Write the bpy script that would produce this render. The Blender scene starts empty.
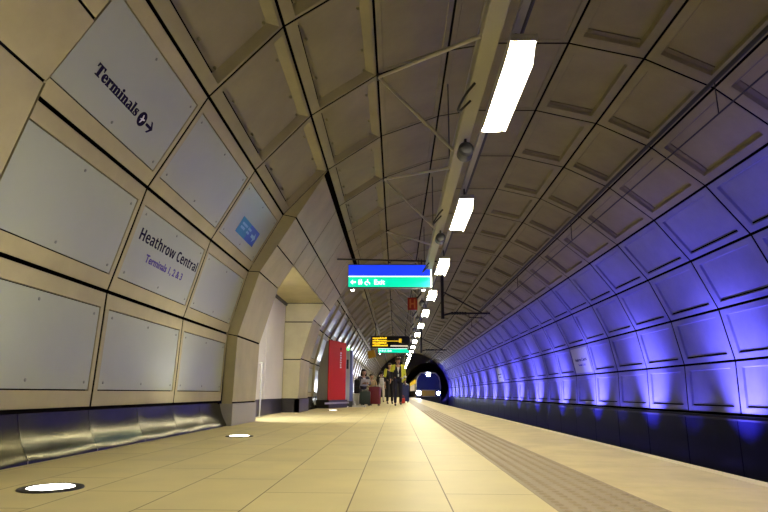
import bpy, bmesh, math, random
from mathutils import Vector, Matrix, Euler
random.seed(7)
sc = bpy.context.scene
COL = sc.collection
PI = math.pi
R = 4.0; CX = 1.605; CZ = 0.644          # station vault: radius and centre
RING = 1.74                               # length of one cladding ring
def ring(k): return 2.90 + RING * k
ORD = ['first', 'second', 'third', 'fourth', 'fifth', 'sixth', 'seventh', 'eighth', 'ninth', 'tenth', 'eleventh', 'twelfth',
       'thirteenth', 'fourteenth', 'fifteenth', 'sixteenth', 'seventeenth', 'eighteenth', 'nineteenth', 'twentieth',
       'twenty-first', 'twenty-second', 'twenty-third', 'twenty-fourth', 'twenty-fifth', 'twenty-sixth', 'twenty-seventh', 'twenty-eighth', 'twenty-ninth', 'thirtieth']

# ------------------------------------------------------------------ materials
def mat(name, col, rough=.6, metal=0.0, spec=.5, var=0.0, scale=3.0, bump=0.0, bscale=40.0, emit=None, es=0.0, coat=0.0):
    m = bpy.data.materials.new(name); m.use_nodes = True
    nt = m.node_tree; b = nt.nodes['Principled BSDF']
    c = (*col, 1)
    b.inputs['Base Color'].default_value = c
    b.inputs['Roughness'].default_value = rough
    b.inputs['Metallic'].default_value = metal
    b.inputs['Specular IOR Level'].default_value = spec
    b.inputs['Coat Weight'].default_value = coat
    tc = nt.nodes.new('ShaderNodeTexCoord')
    if var:
        n = nt.nodes.new('ShaderNodeTexNoise'); n.inputs['Scale'].default_value = scale; n.inputs['Detail'].default_value = 6
        n.inputs['Roughness'].default_value = .65
        nt.links.new(tc.outputs['Object'], n.inputs['Vector'])
        r = nt.nodes.new('ShaderNodeValToRGB')
        r.color_ramp.elements[0].position = .3; r.color_ramp.elements[1].position = .72
        r.color_ramp.elements[0].color = tuple(x * (1 - var) for x in col) + (1,)
        r.color_ramp.elements[1].color = tuple(min(1, x * (1 + var)) for x in col) + (1,)
        nt.links.new(n.outputs['Fac'], r.inputs['Fac']); nt.links.new(r.outputs['Color'], b.inputs['Base Color'])
    if bump:
        n2 = nt.nodes.new('ShaderNodeTexNoise'); n2.inputs['Scale'].default_value = bscale; n2.inputs['Detail'].default_value = 4
        nt.links.new(tc.outputs['Object'], n2.inputs['Vector'])
        bp = nt.nodes.new('ShaderNodeBump'); bp.inputs['Strength'].default_value = bump; bp.inputs['Distance'].default_value = .01
        nt.links.new(n2.outputs['Fac'], bp.inputs['Height']); nt.links.new(bp.outputs['Normal'], b.inputs['Normal'])
    if emit:
        b.inputs['Emission Color'].default_value = (*emit, 1); b.inputs['Emission Strength'].default_value = es
    return m

def floor_mat():
    m = mat('floor_tiles', (.70, .58, .36), .3)
    nt = m.node_tree; b = nt.nodes['Principled BSDF']
    tc = nt.nodes.new('ShaderNodeTexCoord')
    sep = nt.nodes.new('ShaderNodeSeparateXYZ'); nt.links.new(tc.outputs['Object'], sep.inputs[0])
    ax = nt.nodes.new('ShaderNodeMath'); ax.operation = 'ADD'; ax.inputs[1].default_value = 40 * .41 + .19
    ay = nt.nodes.new('ShaderNodeMath'); ay.operation = 'ADD'; ay.inputs[1].default_value = 83 - 2.815
    nt.links.new(sep.outputs['X'], ax.inputs[0]); nt.links.new(sep.outputs['Y'], ay.inputs[0])
    cb = nt.nodes.new('ShaderNodeCombineXYZ'); nt.links.new(ay.outputs[0], cb.inputs['X']); nt.links.new(ax.outputs[0], cb.inputs['Y'])
    br = nt.nodes.new('ShaderNodeTexBrick'); br.offset = .5; br.offset_frequency = 2; br.squash = 1
    nt.links.new(cb.outputs[0], br.inputs['Vector'])
    br.inputs['Scale'].default_value = 1; br.inputs['Brick Width'].default_value = .83; br.inputs['Row Height'].default_value = .41
    br.inputs['Mortar Size'].default_value = .003; br.inputs['Mortar Smooth'].default_value = .2; br.inputs['Bias'].default_value = 0
    br.inputs['Color1'].default_value = (.66, .57, .285, 1); br.inputs['Color2'].default_value = (.71, .62, .315, 1)
    br.inputs['Mortar'].default_value = (.17, .12, .05, 1)
    n = nt.nodes.new('ShaderNodeTexNoise'); n.inputs['Scale'].default_value = 2.2; n.inputs['Detail'].default_value = 8
    nt.links.new(tc.outputs['Object'], n.inputs['Vector'])
    mr = nt.nodes.new('ShaderNodeMapRange'); mr.inputs['To Min'].default_value = .78; mr.inputs['To Max'].default_value = 1.15
    nt.links.new(n.outputs['Fac'], mr.inputs['Value'])
    mx = nt.nodes.new('ShaderNodeVectorMath'); mx.operation = 'SCALE'
    nt.links.new(br.outputs['Color'], mx.inputs[0]); nt.links.new(mr.outputs[0], mx.inputs['Scale'])
    nt.links.new(mx.outputs[0], b.inputs['Base Color'])
    r2 = nt.nodes.new('ShaderNodeMapRange'); r2.inputs['To Min'].default_value = .42; r2.inputs['To Max'].default_value = .56; b.inputs['Specular IOR Level'].default_value = .3
    nt.links.new(n.outputs['Fac'], r2.inputs['Value']); nt.links.new(r2.outputs[0], b.inputs['Roughness'])
    return m

M = dict(
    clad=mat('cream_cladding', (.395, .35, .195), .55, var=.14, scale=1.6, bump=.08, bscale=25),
    vault=mat('shaded_cladding', (.265, .235, .12), .6, var=.16, scale=1.4, bump=.08, bscale=25),  # same cladding as the walls, darkened for the dimmer light overhead
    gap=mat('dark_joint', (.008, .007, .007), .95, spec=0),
    glass=mat('glazed_panel', (.365, .395, .295), .28, spec=.5, var=.05, scale=1.1),
    bolt=mat('bolt_steel', (.28, .29, .26), .45, metal=.6),
    floor=floor_mat(),
    coping=mat('coping_stone', (.58, .49, .24), .5, var=.17, scale=2.5),
    nosing=mat('nosing_stone', (.70, .63, .38), .5),
    tact=mat('tactile_paving', (.335, .27, .165), .6, var=.08, scale=6),
    kick=mat('kick_steel', (.095, .088, .050), .24, metal=1.0, var=.25, scale=5, bump=.10, bscale=14),
    steel=mat('brushed_steel', (.50, .49, .46), .38, metal=.8),
    skirt=mat('black_skirting', (.022, .018, .017), .35),
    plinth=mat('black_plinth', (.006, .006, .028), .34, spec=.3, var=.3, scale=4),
    white=mat('white_door_panel', (.72, .69, .62), .4, var=.04, scale=2),
    trunk=mat('grey_trunking', (.36, .35, .28), .5),
    lampbody=mat('lamp_housing', (.35, .34, .31), .5),
    tube=mat('lamp_diffuser', (.9, .9, .88), .5, emit=(1, .90, .66), es=84),
    light_shield=mat('lamp_light_shield', (.45, .45, .43), .5),  # for the light-blocking strips added to the lamps
    spk=mat('speaker_grey', (.035, .035, .04), .5),
    ledge=mat('dark_ledge', (.035, .035, .05), .5),
    vshade=mat('brown_recess_shade', (.17, .14, .085), .7),  # shade colour for the far ends of the ceiling recesses
    wallr=mat('blue_lit_cladding', (.20, .205, .27), .6, var=.14, scale=1.4, bump=.08, bscale=25),  # cladding tinted dark and cool so the wall reads as blue-lit
    uplens=mat('uplight_lens', (.9, .9, .85), .3, emit=(1, .96, .85), es=14),
    downlens=mat('downlight_lens', (.9, .9, .85), .3, emit=(1, .95, .85), es=30),
    dark=mat('dark_metal', (.03, .028, .027), .5, metal=.3),
    rod=mat('tie_rod_steel', (.58, .54, .44), .45, metal=.4),
    cable=mat('black_cable', (.02, .02, .02), .6),
    ink=mat('navy_ink', (.010, .007, .035), .9, spec=.1),
    violet=mat('violet_ink', (.085, .055, .28), .9, spec=.1),
    stick=mat('blue_sticker', (.02, .20, .42), .4),
    stick2=mat('royal_blue_sticker', (.03, .10, .50), .4),
    sticktxt=mat('pale_blue_print', (.30, .48, .72), .5),
    sblue=mat('sign_blue_lit', (.01, .03, .4), .3, emit=(.012, .055, 1.0), es=.95),
    sgreen=mat('sign_green_lit', (.0, .4, .2), .3, emit=(.0, .72, .42), es=1.15),
    swhite=mat('sign_white_lit', (.9, .9, .9), .3, emit=(.75, 1.0, .95), es=1.6),
    scase=mat('sign_case', (.07, .07, .08), .4),
    led=mat('led_amber', (.3, .2, 0), .4, emit=(1.0, .62, .02), es=1.5),
    ledw=mat('led_pale', (.5, .5, .4), .4, emit=(1.0, .85, .6), es=.8),
    red=mat('red_enamel', (.52, .018, .008), .55, spec=.2),
    hred=mat('red_marker', (.34, .02, .01), .4),
    hsym=mat('marker_orange', (.62, .16, .05), .4),
    kgrey=mat('kiosk_grey', (.33, .32, .28), .5),
    blueg=mat('slate_blue_strip', (.10, .12, .30), .4),
    greenl=mat('green_pilot_lamp', (.1, .8, .2), .4, emit=(.15, 1, .25), es=2.5),
    yellow=mat('yellow_sign', (.72, .42, .03), .45),
    navy=mat('navy_cloth', (.012, .013, .03), .85),
    black=mat('black_cloth', (.012, .011, .012), .85),
    hivis=mat('hi_vis_yellow', (.62, .62, .04), .6),
    silver=mat('reflective_tape', (.6, .6, .58), .35),
    skin=mat('skin_tone', (.46, .27, .18), .55),
    hair=mat('dark_hair', (.018, .011, .008), .6),
    hat=mat('brown_hat', (.075, .04, .018), .7),
    shirt=mat('white_shirt', (.72, .72, .75), .7),
    tan=mat('tan_cloth', (.42, .30, .15), .8),
    denim=mat('slate_cloth', (.06, .055, .08), .85),
    trwhite=mat('white_trousers', (.68, .64, .56), .8),
    bagwhite=mat('pale_backpack', (.60, .59, .54), .7),
    caseg=mat('dark_green_case', (.014, .03, .02), .5),
    caser=mat('maroon_case', (.16, .012, .018), .5),
    caseb=mat('blue_case', (.015, .025, .11), .5),
    redbag=mat('red_bag', (.45, .03, .02), .6),
    tgrey=mat('train_grey', (.48, .48, .50), .35),
    tblue=mat('train_navy', (.018, .028, .20), .18, spec=.6),
    twarn=mat('train_warning_panel', (.55, .36, .05), .4),
    tdark=mat('train_dark', (.015, .015, .018), .5),
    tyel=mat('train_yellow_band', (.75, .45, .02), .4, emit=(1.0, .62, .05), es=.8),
    twin=mat('train_window_lit', (.3, .3, .25), .2, emit=(1.0, .8, .5), es=.6),
    head=mat('headlight_lens', (1, 1, 1), .2, emit=(.82, .90, 1.0), es=60),
    ballast=mat('track_concrete', (.035, .032, .03), .8, var=.3, scale=3),
    rail=mat('rail_steel', (.2, .19, .18), .4, metal=.8),
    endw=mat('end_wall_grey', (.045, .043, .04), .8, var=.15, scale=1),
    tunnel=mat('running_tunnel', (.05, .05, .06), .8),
    blueglass=mat('track_lamp_lens', (.1, .1, .6), .3, emit=(.2, .15, 1), es=3),
)

# ------------------------------------------------------------------ mesh helpers
class MB:
    def __init__(s): s.bm = bmesh.new()
    def quad(s, *p, mi=0):
        f = s.bm.faces.new([s.bm.verts.new(q) for q in p]); f.material_index = mi; return f
    def box(s, x0, x1, y0, y1, z0, z1, mat4=None, bev=0.0):
        vs = [Vector((x, y, z)) for x in (x0, x1) for y in (y0, y1) for z in (z0, z1)]
        if mat4: vs = [mat4 @ v for v in vs]
        V = [s.bm.verts.new(v) for v in vs]
        F = [s.bm.faces.new([V[i] for i in q]) for q in ((0, 1, 3, 2), (4, 6, 7, 5), (0, 4, 5, 1), (2, 3, 7, 6), (0, 2, 6, 4), (1, 5, 7, 3))]
        if bev:
            es = list({e for f in F for e in f.edges})
            bmesh.ops.bevel(s.bm, geom=es, offset=bev, segments=2, profile=.5, affect='EDGES')
    def prism(s, pts, n, mat4=None):
        """extrude a polygon (list of Vectors) by vector n"""
        a = [Vector(p) for p in pts]; b = [p + Vector(n) for p in a]
        if mat4: a = [mat4 @ p for p in a]; b = [mat4 @ p for p in b]
        A = [s.bm.verts.new(p) for p in a]; B = [s.bm.verts.new(p) for p in b]
        k = len(A)
        s.bm.faces.new(A[::-1]); s.bm.faces.new(B)
        for i in range(k): s.bm.faces.new((A[i], A[(i + 1) % k], B[(i + 1) % k], B[i]))
    def tube(s, pts, r, seg=10, cap=True):
        pts = [Vector(p) for p in pts]; rings = []
        rs = r if isinstance(r, (list, tuple)) else [r] * len(pts)
        for i, p in enumerate(pts):
            d = (pts[min(i + 1, len(pts) - 1)] - pts[max(i - 1, 0)]).normalized()
            q = d.to_track_quat('Z', 'Y')
            rings.append([s.bm.verts.new(p + q @ Vector((math.cos(t) * rs[i], math.sin(t) * rs[i], 0))) for t in (2 * PI * j / seg for j in range(seg))])
        for a, b in zip(rings, rings[1:]):
            for j in range(seg): s.bm.faces.new((a[j], a[(j + 1) % seg], b[(j + 1) % seg], b[j]))
        if cap: s.bm.faces.new(rings[0][::-1]); s.bm.faces.new(rings[-1])
    def lathe(s, prof, c=(0, 0, 0), seg=24, axis='Z'):
        """profile (r, h) pairs turned about an axis through c"""
        c = Vector(c); rings = []
        for r, h in prof:
            L = []
            for j in range(seg):
                t = 2 * PI * j / seg; u, w = r * math.cos(t), r * math.sin(t)
                L.append(s.bm.verts.new(c + (Vector((u, w, h)) if axis == 'Z' else Vector((u, -h, w)) if axis == 'Y' else Vector((h, u, w)))))
            rings.append(L)
        for a, b in zip(rings, rings[1:]):
            for j in range(seg): s.bm.faces.new((a[j], a[(j + 1) % seg], b[(j + 1) % seg], b[j]))
        s.bm.faces.new(rings[0][::-1]); s.bm.faces.new(rings[-1])
    def ball(s, c, r, sc_=(1, 1, 1), seg=16):
        m = Matrix.Translation(c) @ Matrix.Diagonal((*[r * k for k in sc_], 1))
        bmesh.ops.create_uvsphere(s.bm, u_segments=seg, v_segments=seg // 2 + 2, radius=1, matrix=m)
    def build(s, name, m, parent=None, smooth=False, recalc=True, loc=None):
        if recalc: bmesh.ops.recalc_face_normals(s.bm, faces=s.bm.faces)
        me = bpy.data.meshes.new(name); s.bm.to_mesh(me); s.bm.free()
        for k in (m if isinstance(m, (list, tuple)) else [m]): me.materials.append(k)
        if smooth:
            for p in me.polygons: p.use_smooth = True
            try: me.set_sharp_from_angle(angle=math.radians(40))
            except Exception: pass
        o = bpy.data.objects.new(name, me); COL.objects.link(o)
        if parent: o.parent = parent
        if loc: o.location = loc
        return o

def tag(o, label, cat, group=None, kind=None):
    o['label'] = label; o['category'] = cat
    if group: o['group'] = group
    if kind: o['kind'] = kind
    return o
def thing(name, loc, label, cat, group=None, rot=None):
    o = bpy.data.objects.new(name, None); COL.objects.link(o); o.location = loc
    o.empty_display_size = .1
    if rot is not None: o.rotation_euler = rot
    return tag(o, label, cat, group)
def struct(o): o['kind'] = 'structure'; return o
def copy_tree(src, parent=None):
    c = src.copy(); COL.objects.link(c)
    if parent: c.parent = parent
    for ch in list(src.children): copy_tree(ch, c)
    return c
def text_obj(name, body, size, m, parent, mat4, depth=.0015, bold=0.0, spacing=1.0, align='LEFT'):
    cu = bpy.data.curves.new(name, 'FONT'); cu.body = body; cu.size = size; cu.extrude = depth; cu.offset = bold
    cu.space_character = spacing; cu.align_x = align
    t = bpy.data.objects.new(name + '_tmp', cu); COL.objects.link(t)
    dg = bpy.context.evaluated_depsgraph_get(); dg.update()
    me = bpy.data.meshes.new_from_object(t.evaluated_get(dg))
    bpy.data.objects.remove(t)
    me.materials.clear(); me.materials.append(m)
    o = bpy.data.objects.new(name, me); COL.objects.link(o); o.parent = parent; o.matrix_local = mat4
    return o
def fit_text(o, width):
    xs = [v.co.x for v in o.data.vertices]; k = width / (max(xs) - min(xs)); return k

# ------------------------------------------------------------------ vault cladding
ANG = [-94.7, -81.5, -68.2, -54.4, -40.9, -27.2, -14.0, -6.2, 7.2, 20.4, 33.0, 46.4, 59.6, 72.6, 85.0, 97.4]
def vp(a, y, r=R):
    a = math.radians(a); return Vector((CX + r * math.sin(a), y, CZ + r * math.cos(a)))
def facet(a0, a1, y0, y1):
    p0, p1 = vp(a0, 0), vp(a1, 0); v = (p1 - p0); ch = v.length; v.normalize()
    u = Vector((0, 1, 0)); n = u.cross(v)
    c = (p0 + p1) / 2 + Vector((0, (y0 + y1) / 2, 0))
    m = Matrix((u, v, n)).transposed().to_4x4(); m.translation = c
    return m, (y1 - y0) / 2, ch / 2
def rect(m, hu, hv, n): return [m @ Vector((a * hu, b * hv, n)) for a, b in ((-1, -1), (1, -1), (1, 1), (-1, 1))]
def loft(mb, loops, cap=True, mi=0, capmi=None):
    L = [[mb.bm.verts.new(p) for p in lp] for lp in loops]
    for q, (a, b) in enumerate(zip(L, L[1:])):
        for i in range(4):
            f = mb.bm.faces.new((a[i], a[(i + 1) % 4], b[(i + 1) % 4], b[i])); f.material_index = mi if q else 2   # joint sides take the dark joint colour
    if cap:
        f = mb.bm.faces.new(L[-1]); f.material_index = mi if capmi is None else capmi
def panel(mb, a0, a1, y0, y1, by=0, bv=0, depth=0, bev=0, j=.014, mi=0, capmi=None):
    m, hu, hv = facet(a0, a1, y0, y1); hu -= j; hv -= j
    lo = [rect(m, hu, hv, -.09), rect(m, hu, hv, -.004), rect(m, hu - .004, hv - .004, 0)]
    if depth:
        lo += [rect(m, hu - by, hv - bv, 0), rect(m, hu - by - bev, hv - bv - bev, -depth)]
    loft(mb, lo, mi=mi, capmi=capmi)
    return m, hu, hv
def coffer(mb, a0, a1, y0, y1, j=.014):
    """deep tray: sloped upper and far sides, open gap along the lower side, fixing studs"""
    m, hu, hv = facet(a0, a1, y0, y1); hu -= j; hv -= j
    Q = lambda u0, u1, v0, v1, n: [m @ Vector(p) for p in ((u0, v0, n), (u1, v0, n), (u1, v1, n), (u0, v1, n))]
    lo = [rect(m, hu, hv, -.09), rect(m, hu, hv, -.004), rect(m, hu - .004, hv - .004, 0),
          Q(-hu + .07, hu - .035, -hv + .115, hv - .03, 0), Q(-hu + .09, hu - .095, -hv + .118, hv - .105, -.075)]
    loft(mb, lo)
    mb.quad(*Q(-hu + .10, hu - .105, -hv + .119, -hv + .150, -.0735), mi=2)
    for t in (-.5, .35, .84):
        for v in (-hv + .185, hv - .135):
            c = m @ Vector((t * hu, v, -.076)); mb.tube([c, c + m.to_3x3() @ Vector((0, 0, .032))], [.016, .010], 6)
def shade_strip(mb, m, u0, u1, v0, v1, mi, dz=.034):  # dark strip laid in a recess in place of its shade
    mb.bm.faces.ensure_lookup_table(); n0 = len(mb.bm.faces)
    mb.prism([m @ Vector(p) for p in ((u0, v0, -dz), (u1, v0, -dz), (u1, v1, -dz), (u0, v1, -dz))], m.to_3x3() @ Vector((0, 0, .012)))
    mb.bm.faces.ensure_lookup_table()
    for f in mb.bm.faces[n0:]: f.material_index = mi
K0, K1 = -4, 35
PORTALS = [(-4, 0), (3, 7)]
def in_portal(k): return any(a <= k < b for a, b in PORTALS)

GL = []      # glazed wall panels to make
wl, ce, wr = MB(), MB(), MB()
for k in range(K0, K1):
    y0, y1 = ring(k), ring(k + 1)
    for i in range(15):
        a0, a1 = ANG[i], ANG[i + 1]
        if i < 4 and in_portal(k): continue
        if i < 3:
            m, hu, hv = panel(wl, a0, a1, y0, y1, .055, .118, .026, 0, capmi=2)  # backing coloured dark to draw the shadow line round the glass
            if k >= 7:
                for e in (-1, 1): wl.box(e * hu - .05, e * hu + .05, -hv, hv, -.02, .055, mat4=m, bev=.012)
            GL.append((k, i, m, hu - .055 - .009, hv - .118 - .010))
        elif i < 5:
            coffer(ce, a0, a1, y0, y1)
        elif i < 8:
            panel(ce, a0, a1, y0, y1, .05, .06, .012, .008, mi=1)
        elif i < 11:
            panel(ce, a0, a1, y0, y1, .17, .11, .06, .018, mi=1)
            m, hu, hv = facet(a0, a1, y0, y1); shade_strip(ce, m, hu - .275, hu - .192, -hv + .15, hv - .15, 3, .058)  # painted shade at the far end of each recess
        else:
            # on this side a rising angle runs down the wall, so the lower side is +v
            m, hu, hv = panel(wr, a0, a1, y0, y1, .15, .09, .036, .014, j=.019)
            shade_strip(wr, m, -hu + .155, hu - .155, hv - .120, hv - .092, 2)  # dark strip painted in for the unlit lower side of the recess
def backing(mb, a0, a1, y0, y1, n=24):
    for i in range(n):
        p, q = a0 + (a1 - a0) * i / n, a0 + (a1 - a0) * (i + 1) / n
        mb.quad(vp(p, y0, R + .12), vp(p, y1, R + .12), vp(q, y1, R + .12), vp(q, y0, R + .12), mi=2)
YB, YE = ring(K0), ring(K1)
for s0, s1 in ((ring(0), ring(3)), (ring(7), YE)): backing(wl, -100, -54.4, s0, s1)
backing(ce, -54.4, 46.4, YB, YE, 40); backing(wr, 46.4, 100, YB, YE)

# passage portals standing proud of the left wall
PX = [(-2.236, 0.0), (-2.212, 1.207), (-1.950, 2.12), (-1.460, 2.93), (-1.058, 3.592)]
HZ = 2.505; HX = -1.950 + (HZ - 2.12) / .81 * .49
def seg_panel(mb, p, q, y0, y1, j=.012, mi=0):
    """flat slab between profile points p and q, with joints around it"""
    P, Q = Vector((p[0], 0, p[1])), Vector((q[0], 0, q[1])); v = (Q - P); ch = v.length; v.normalize()
    u = Vector((0, 1, 0)); n = u.cross(v)
    m = Matrix((u, v, n)).transposed().to_4x4(); m.translation = (P + Q) / 2 + Vector((0, (y0 + y1) / 2, 0))
    hu, hv = (y1 - y0) / 2 - j, ch / 2 - j
    loft(mb, [rect(m, hu, hv, -.05), rect(m, hu, hv, -.004), rect(m, hu - .004, hv - .004, 0)], mi=mi)
    mb.quad(*rect(m, hu + j, hv + j, -.03), mi=2)
XB = -2.62       # back wall of the passage recess
for pk0, pk1 in PORTALS:
    ya, yb = ring(pk0), ring(pk1)
    oa, ob = ya + 1.36, yb - 1.42
    for y0, y1 in ((ya, oa), (ob, yb)):
        seg_panel(wl, (-2.230, .30), PX[1], y0, y1)
        seg_panel(wl, PX[1], PX[2], y0, y1)
        seg_panel(wl, PX[2], (HX, HZ), y0, y1, j=.004)
    ys = [ya, oa] + [oa + (ob - oa) * t for t in (.24, .62)] + [ob, yb]
    for y0, y1 in zip(ys, ys[1:]): seg_panel(wl, (HX, HZ), PX[3], y0, y1)
    for k in range(pk0, pk1): seg_panel(wl, PX[3], PX[4], ring(k), ring(k + 1))
    # end faces of the portal, between its own profile and the vault
    for ye, sgn in ((ya, -1), (yb, 1)):
        out = [vp(a, ye) for a in (-96.8, -81.5, -68.2, -54.4, -40.9)]
        inn = [Vector((x, ye, z)) for x, z in PX]
        for i in range(4):
            g = .006
            lo0, lo1 = out[i].lerp(out[i + 1], g), out[i + 1].lerp(out[i], g)
            li0, li1 = inn[i].lerp(inn[i + 1], g), inn[i + 1].lerp(inn[i], g)
            wl.quad(lo0, li0, li1, lo1)
        # closing sheet just behind
        for i in range(4):
            d = Vector((0, -sgn * .02, 0)); wl.quad(out[i] + d, inn[i] + d, inn[i + 1] + d, out[i + 1] + d, mi=2)
    # reveals of the opening, with joints at the heights of the cladding joints
    for yo, sgn in ((oa, 1), (ob, -1)):
        zs = [0.0, .30, 1.19, 2.06, HZ]
        def fx(z):
            for (x0, z0), (x1, z1) in zip(PX, PX[1:]):
                if z0 <= z <= z1: return x0 + (x1 - x0) * (z - z0) / (z1 - z0)
        for z0, z1 in zip(zs[1:], zs[2:]):
            g = .012
            pts = [(XB, z0 + g), (fx(z0) - .006, z0 + g)] + ([(PX[1][0] - .006, PX[1][1])] if z0 < PX[1][1] - .03 < z1 - .03 else []) + [(fx(z1) - .006, z1 - g), (XB, z1 - g)]
            wl.prism([Vector((x, yo, z)) for x, z in pts], (0, -sgn * .02, 0))
        yc = yo - sgn * .022
        for (x0, z0), (x1, z1) in zip([(-2.245, 0), (-2.222, 1.207), (-1.962, 2.12)], [(-2.222, 1.207), (-1.962, 2.12), (HX - .012, HZ)]):
            wl.quad((XB, yc, z0), (x0, yc, z0), (x1, yc, z1), (XB, yc, z1), mi=2)
    wl.box(XB - .1, HX - .008, oa, ob, HZ, HZ + .05)              # soffit
    wl.box(XB - .12, XB - .03, oa - .1, ob + .1, 0, HZ + .1)       # wall behind the doors
wall_left = struct(wl.build('wall_left', [M['clad'], M['vault'], M['gap']]))
ceiling = struct(ce.build('ceiling', [M['vault'], M['vault'], M['gap'], M['vshade']]))
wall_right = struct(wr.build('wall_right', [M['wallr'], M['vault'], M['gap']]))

# doors and trims in the recess of the visible portal
ya, yb = ring(3), ring(7); oa, ob = ya + 1.36, yb - 1.42
n = 0
for y0, y1 in ((oa, 10.4), (10.4, 11.75), (11.75, 13.64)):
    n += 1
    mb = MB(); mb.box(XB - .03, XB + .012, y0 + .016, min(y1, ob) - .016, .31, 2.44, bev=.004)
    struct(mb.build('door_%d' % n, M['white']))
mb = MB(); mb.box(XB - .025, XB + .05, oa + .02, ob - .02, 2.44, HZ - .002); mb.box(XB - .03, XB - .012, oa, ob, .3, 2.45); struct(mb.build('trim_1', M['dark']))
mb = MB(); mb.box(XB - .03, XB + .02, oa, ob, 0, .30)
mb.box(XB, -2.21, ob - .02, ob + .01, 0, .30)
mb.box(-2.32, -2.205, ob - .02, yb, 0, .30); mb.box(-2.5, -2.205, yb - .02, yb + .02, 0, .30)
struct(mb.build('baseboard_portal', M['skirt']))
mb = MB(); mb.box(-2.32, -2.216, ya - .005, oa, 0, .29, bev=.004); mb.box(-2.40, -2.3, ya - .006, ya + .02, 0, .29)
mb.box(-2.32, -2.216, ring(-4), ring(-4) + 1.36, 0, .29); mb.box(-2.32, -2.216, ring(0) - 1.42, ring(0), 0, .29)
struct(mb.build('baseboard_left', M['kgrey']))
# handrail beside the recess doors
h = thing('handrail', (-2.5, 11.0, 0), 'slim pale upright handrail at the doors inside the passage recess', 'handrail')
mb = MB(); mb.tube([(0, 0, 0), (0, 0, .92), (-.01, .05, .98), (-.06, .1, .98)], .014, 10); mb.build('rail', M['lampbody'], h, smooth=True)
mb = MB(); mb.lathe([(.05, 0), (.05, .012), (.03, .018)]); mb.build('base_flange', M['steel'], h)

# kick plates: concave steel, one mesh with its seams
kb = MB()
prof = [(-2.285, 0.0), (-2.288, .025), (-2.312, .065), (-2.340, .115), (-2.362, .17), (-2.379, .225), (-2.388, .265), (-2.395, .302), (-2.42, .306)]
def kick(y0, y1):
    ST = RING / 2; ks = int(round((y1 - y0) / ST))
    for s in range(ks):
        a, b = y0 + s * ST + .003, y0 + (s + 1) * ST - .003
        # each sheet is slightly dished along its length
        sub = 10; rows = []
        for q in range(sub + 1):
            t = q / sub; y = a + (b - a) * t; d = -.012 * (1 - (2 * t - 1) ** 2)
            rows.append([kb.bm.verts.new((x + d * math.sin(PI * min(z / .27, 1)), y, z)) for x, z in prof])
        for r0, r1 in zip(rows, rows[1:]):
            for j in range(len(prof) - 1): kb.bm.faces.new((r0[j], r1[j], r1[j + 1], r0[j + 1]))
kick(ring(0), ring(3)); kick(ring(7), ring(35))
struct(kb.build('trim_kickplate', M['kick'], smooth=True))
mb = MB(); mb.box(-2.47, -2.40, ring(0), ring(3), -.02, .33); mb.box(-2.47, -2.40, ring(7), YE, -.02, .33)
struct(mb.build('trim_2', M['gap']))

# glazed panels: each a thing with its fixing bolts
ROWN = ['bottom row', 'middle row', 'upper row']
NEAR = {  # (k, row): label
    (0, 0): 'pale glazed panel low on the wall, nearest the camera, below the blank middle-row panel',
    (0, 1): 'large blank glazed panel left of the station name panel',
    (0, 2): 'glazed wall panel lettered Terminals with round symbol and arrow',
    (1, 0): 'blank glazed panel in the bottom row, directly below the station name panel',
    (1, 1): 'glazed wall panel lettered Heathrow Central Terminals 1, 2 & 3',
    (1, 2): 'blank glazed panel in the upper row, above the station name panel',
    (2, 0): 'blank glazed panel in the bottom row, right against the portal pillar',
    (2, 1): 'blank glazed panel right of the station name panel, beside the leaning portal pillar',
    (2, 2): 'glazed wall panel with a small blue sticker, beside the portal'}
glass_proto = {}
bolt_mb = MB(); bolt_mb.lathe([(.0115, 0), (.0115, .003), (.007, .006)], seg=10)
bolt_o = bolt_mb.build('fixing_bolt', M['bolt'], smooth=True); bolt_me = bolt_o.data; bpy.data.objects.remove(bolt_o)
SIGN = {}
for k, i, m, hu, hv in GL:
    if i not in glass_proto:
        mb = MB(); mb.box(-hu, hu, -hv, hv, -.016, -.004, bev=.002)
        o = mb.build('glazed_panel', M['glass']); glass_proto[i] = o.data; bpy.data.objects.remove(o)
    o = bpy.data.objects.new('glazed_panel', glass_proto[i]); COL.objects.link(o); o.matrix_world = m
    if (k, i) in NEAR: tag(o, NEAR[(k, i)], 'panel', 'glazed panels on the near left wall')
    else: tag(o, 'pale glazed wall panel, %s, %s column beyond the passage portal' % (ROWN[i], ORD[k - 7]), 'panel', 'glazed panels beyond the portal')
    if k < 3:
        for bx, bz in ((-1, -1), (0, -1), (1, -1), (-1, 1), (0, 1), (1, 1)):
            b = bpy.data.objects.new('fixing_bolt', bolt_me); COL.objects.link(b); b.parent = o
            b.location = (bx * (hu - .07), bz * (hv - .055), -.004)
    SIGN[(k, i)] = (o, m, hu, hv)
def on_panel(key, y, ang):       # local coordinates on a facet for an angle and a y
    o, m, hu, hv = SIGN[key]; p = m.inverted() @ vp(ang, y, R - .02); return p.x, p.y
def wall_text(key, body, y0, y1, ang, size, m, bold=0.0, spacing=1.0):
    o = SIGN[key][0]; x, v = on_panel(key, y0, ang); x1, _ = on_panel(key, y1, ang)
    t = text_obj('lettering', body, size, m, o, Matrix.Translation((x, v, -.0035)), .001, bold, spacing)
    xs = [q.co.x for q in t.data.vertices]; t.scale.x = (x1 - x) / (max(xs) - min(xs)); return t
K_T = (0, 2)
wall_text(K_T, ''.join(chr(0x1D400 + ord(c) - 65) if c.isupper() else chr(0x1D41A + ord(c) - 97) for c in 'Terminals'), 3.33, 3.95, -63.15, .112, M['ink'], .0028)
o, m_, hu_, hv_ = SIGN[K_T]
x, v = on_panel(K_T, 4.035, -62.8)
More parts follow.
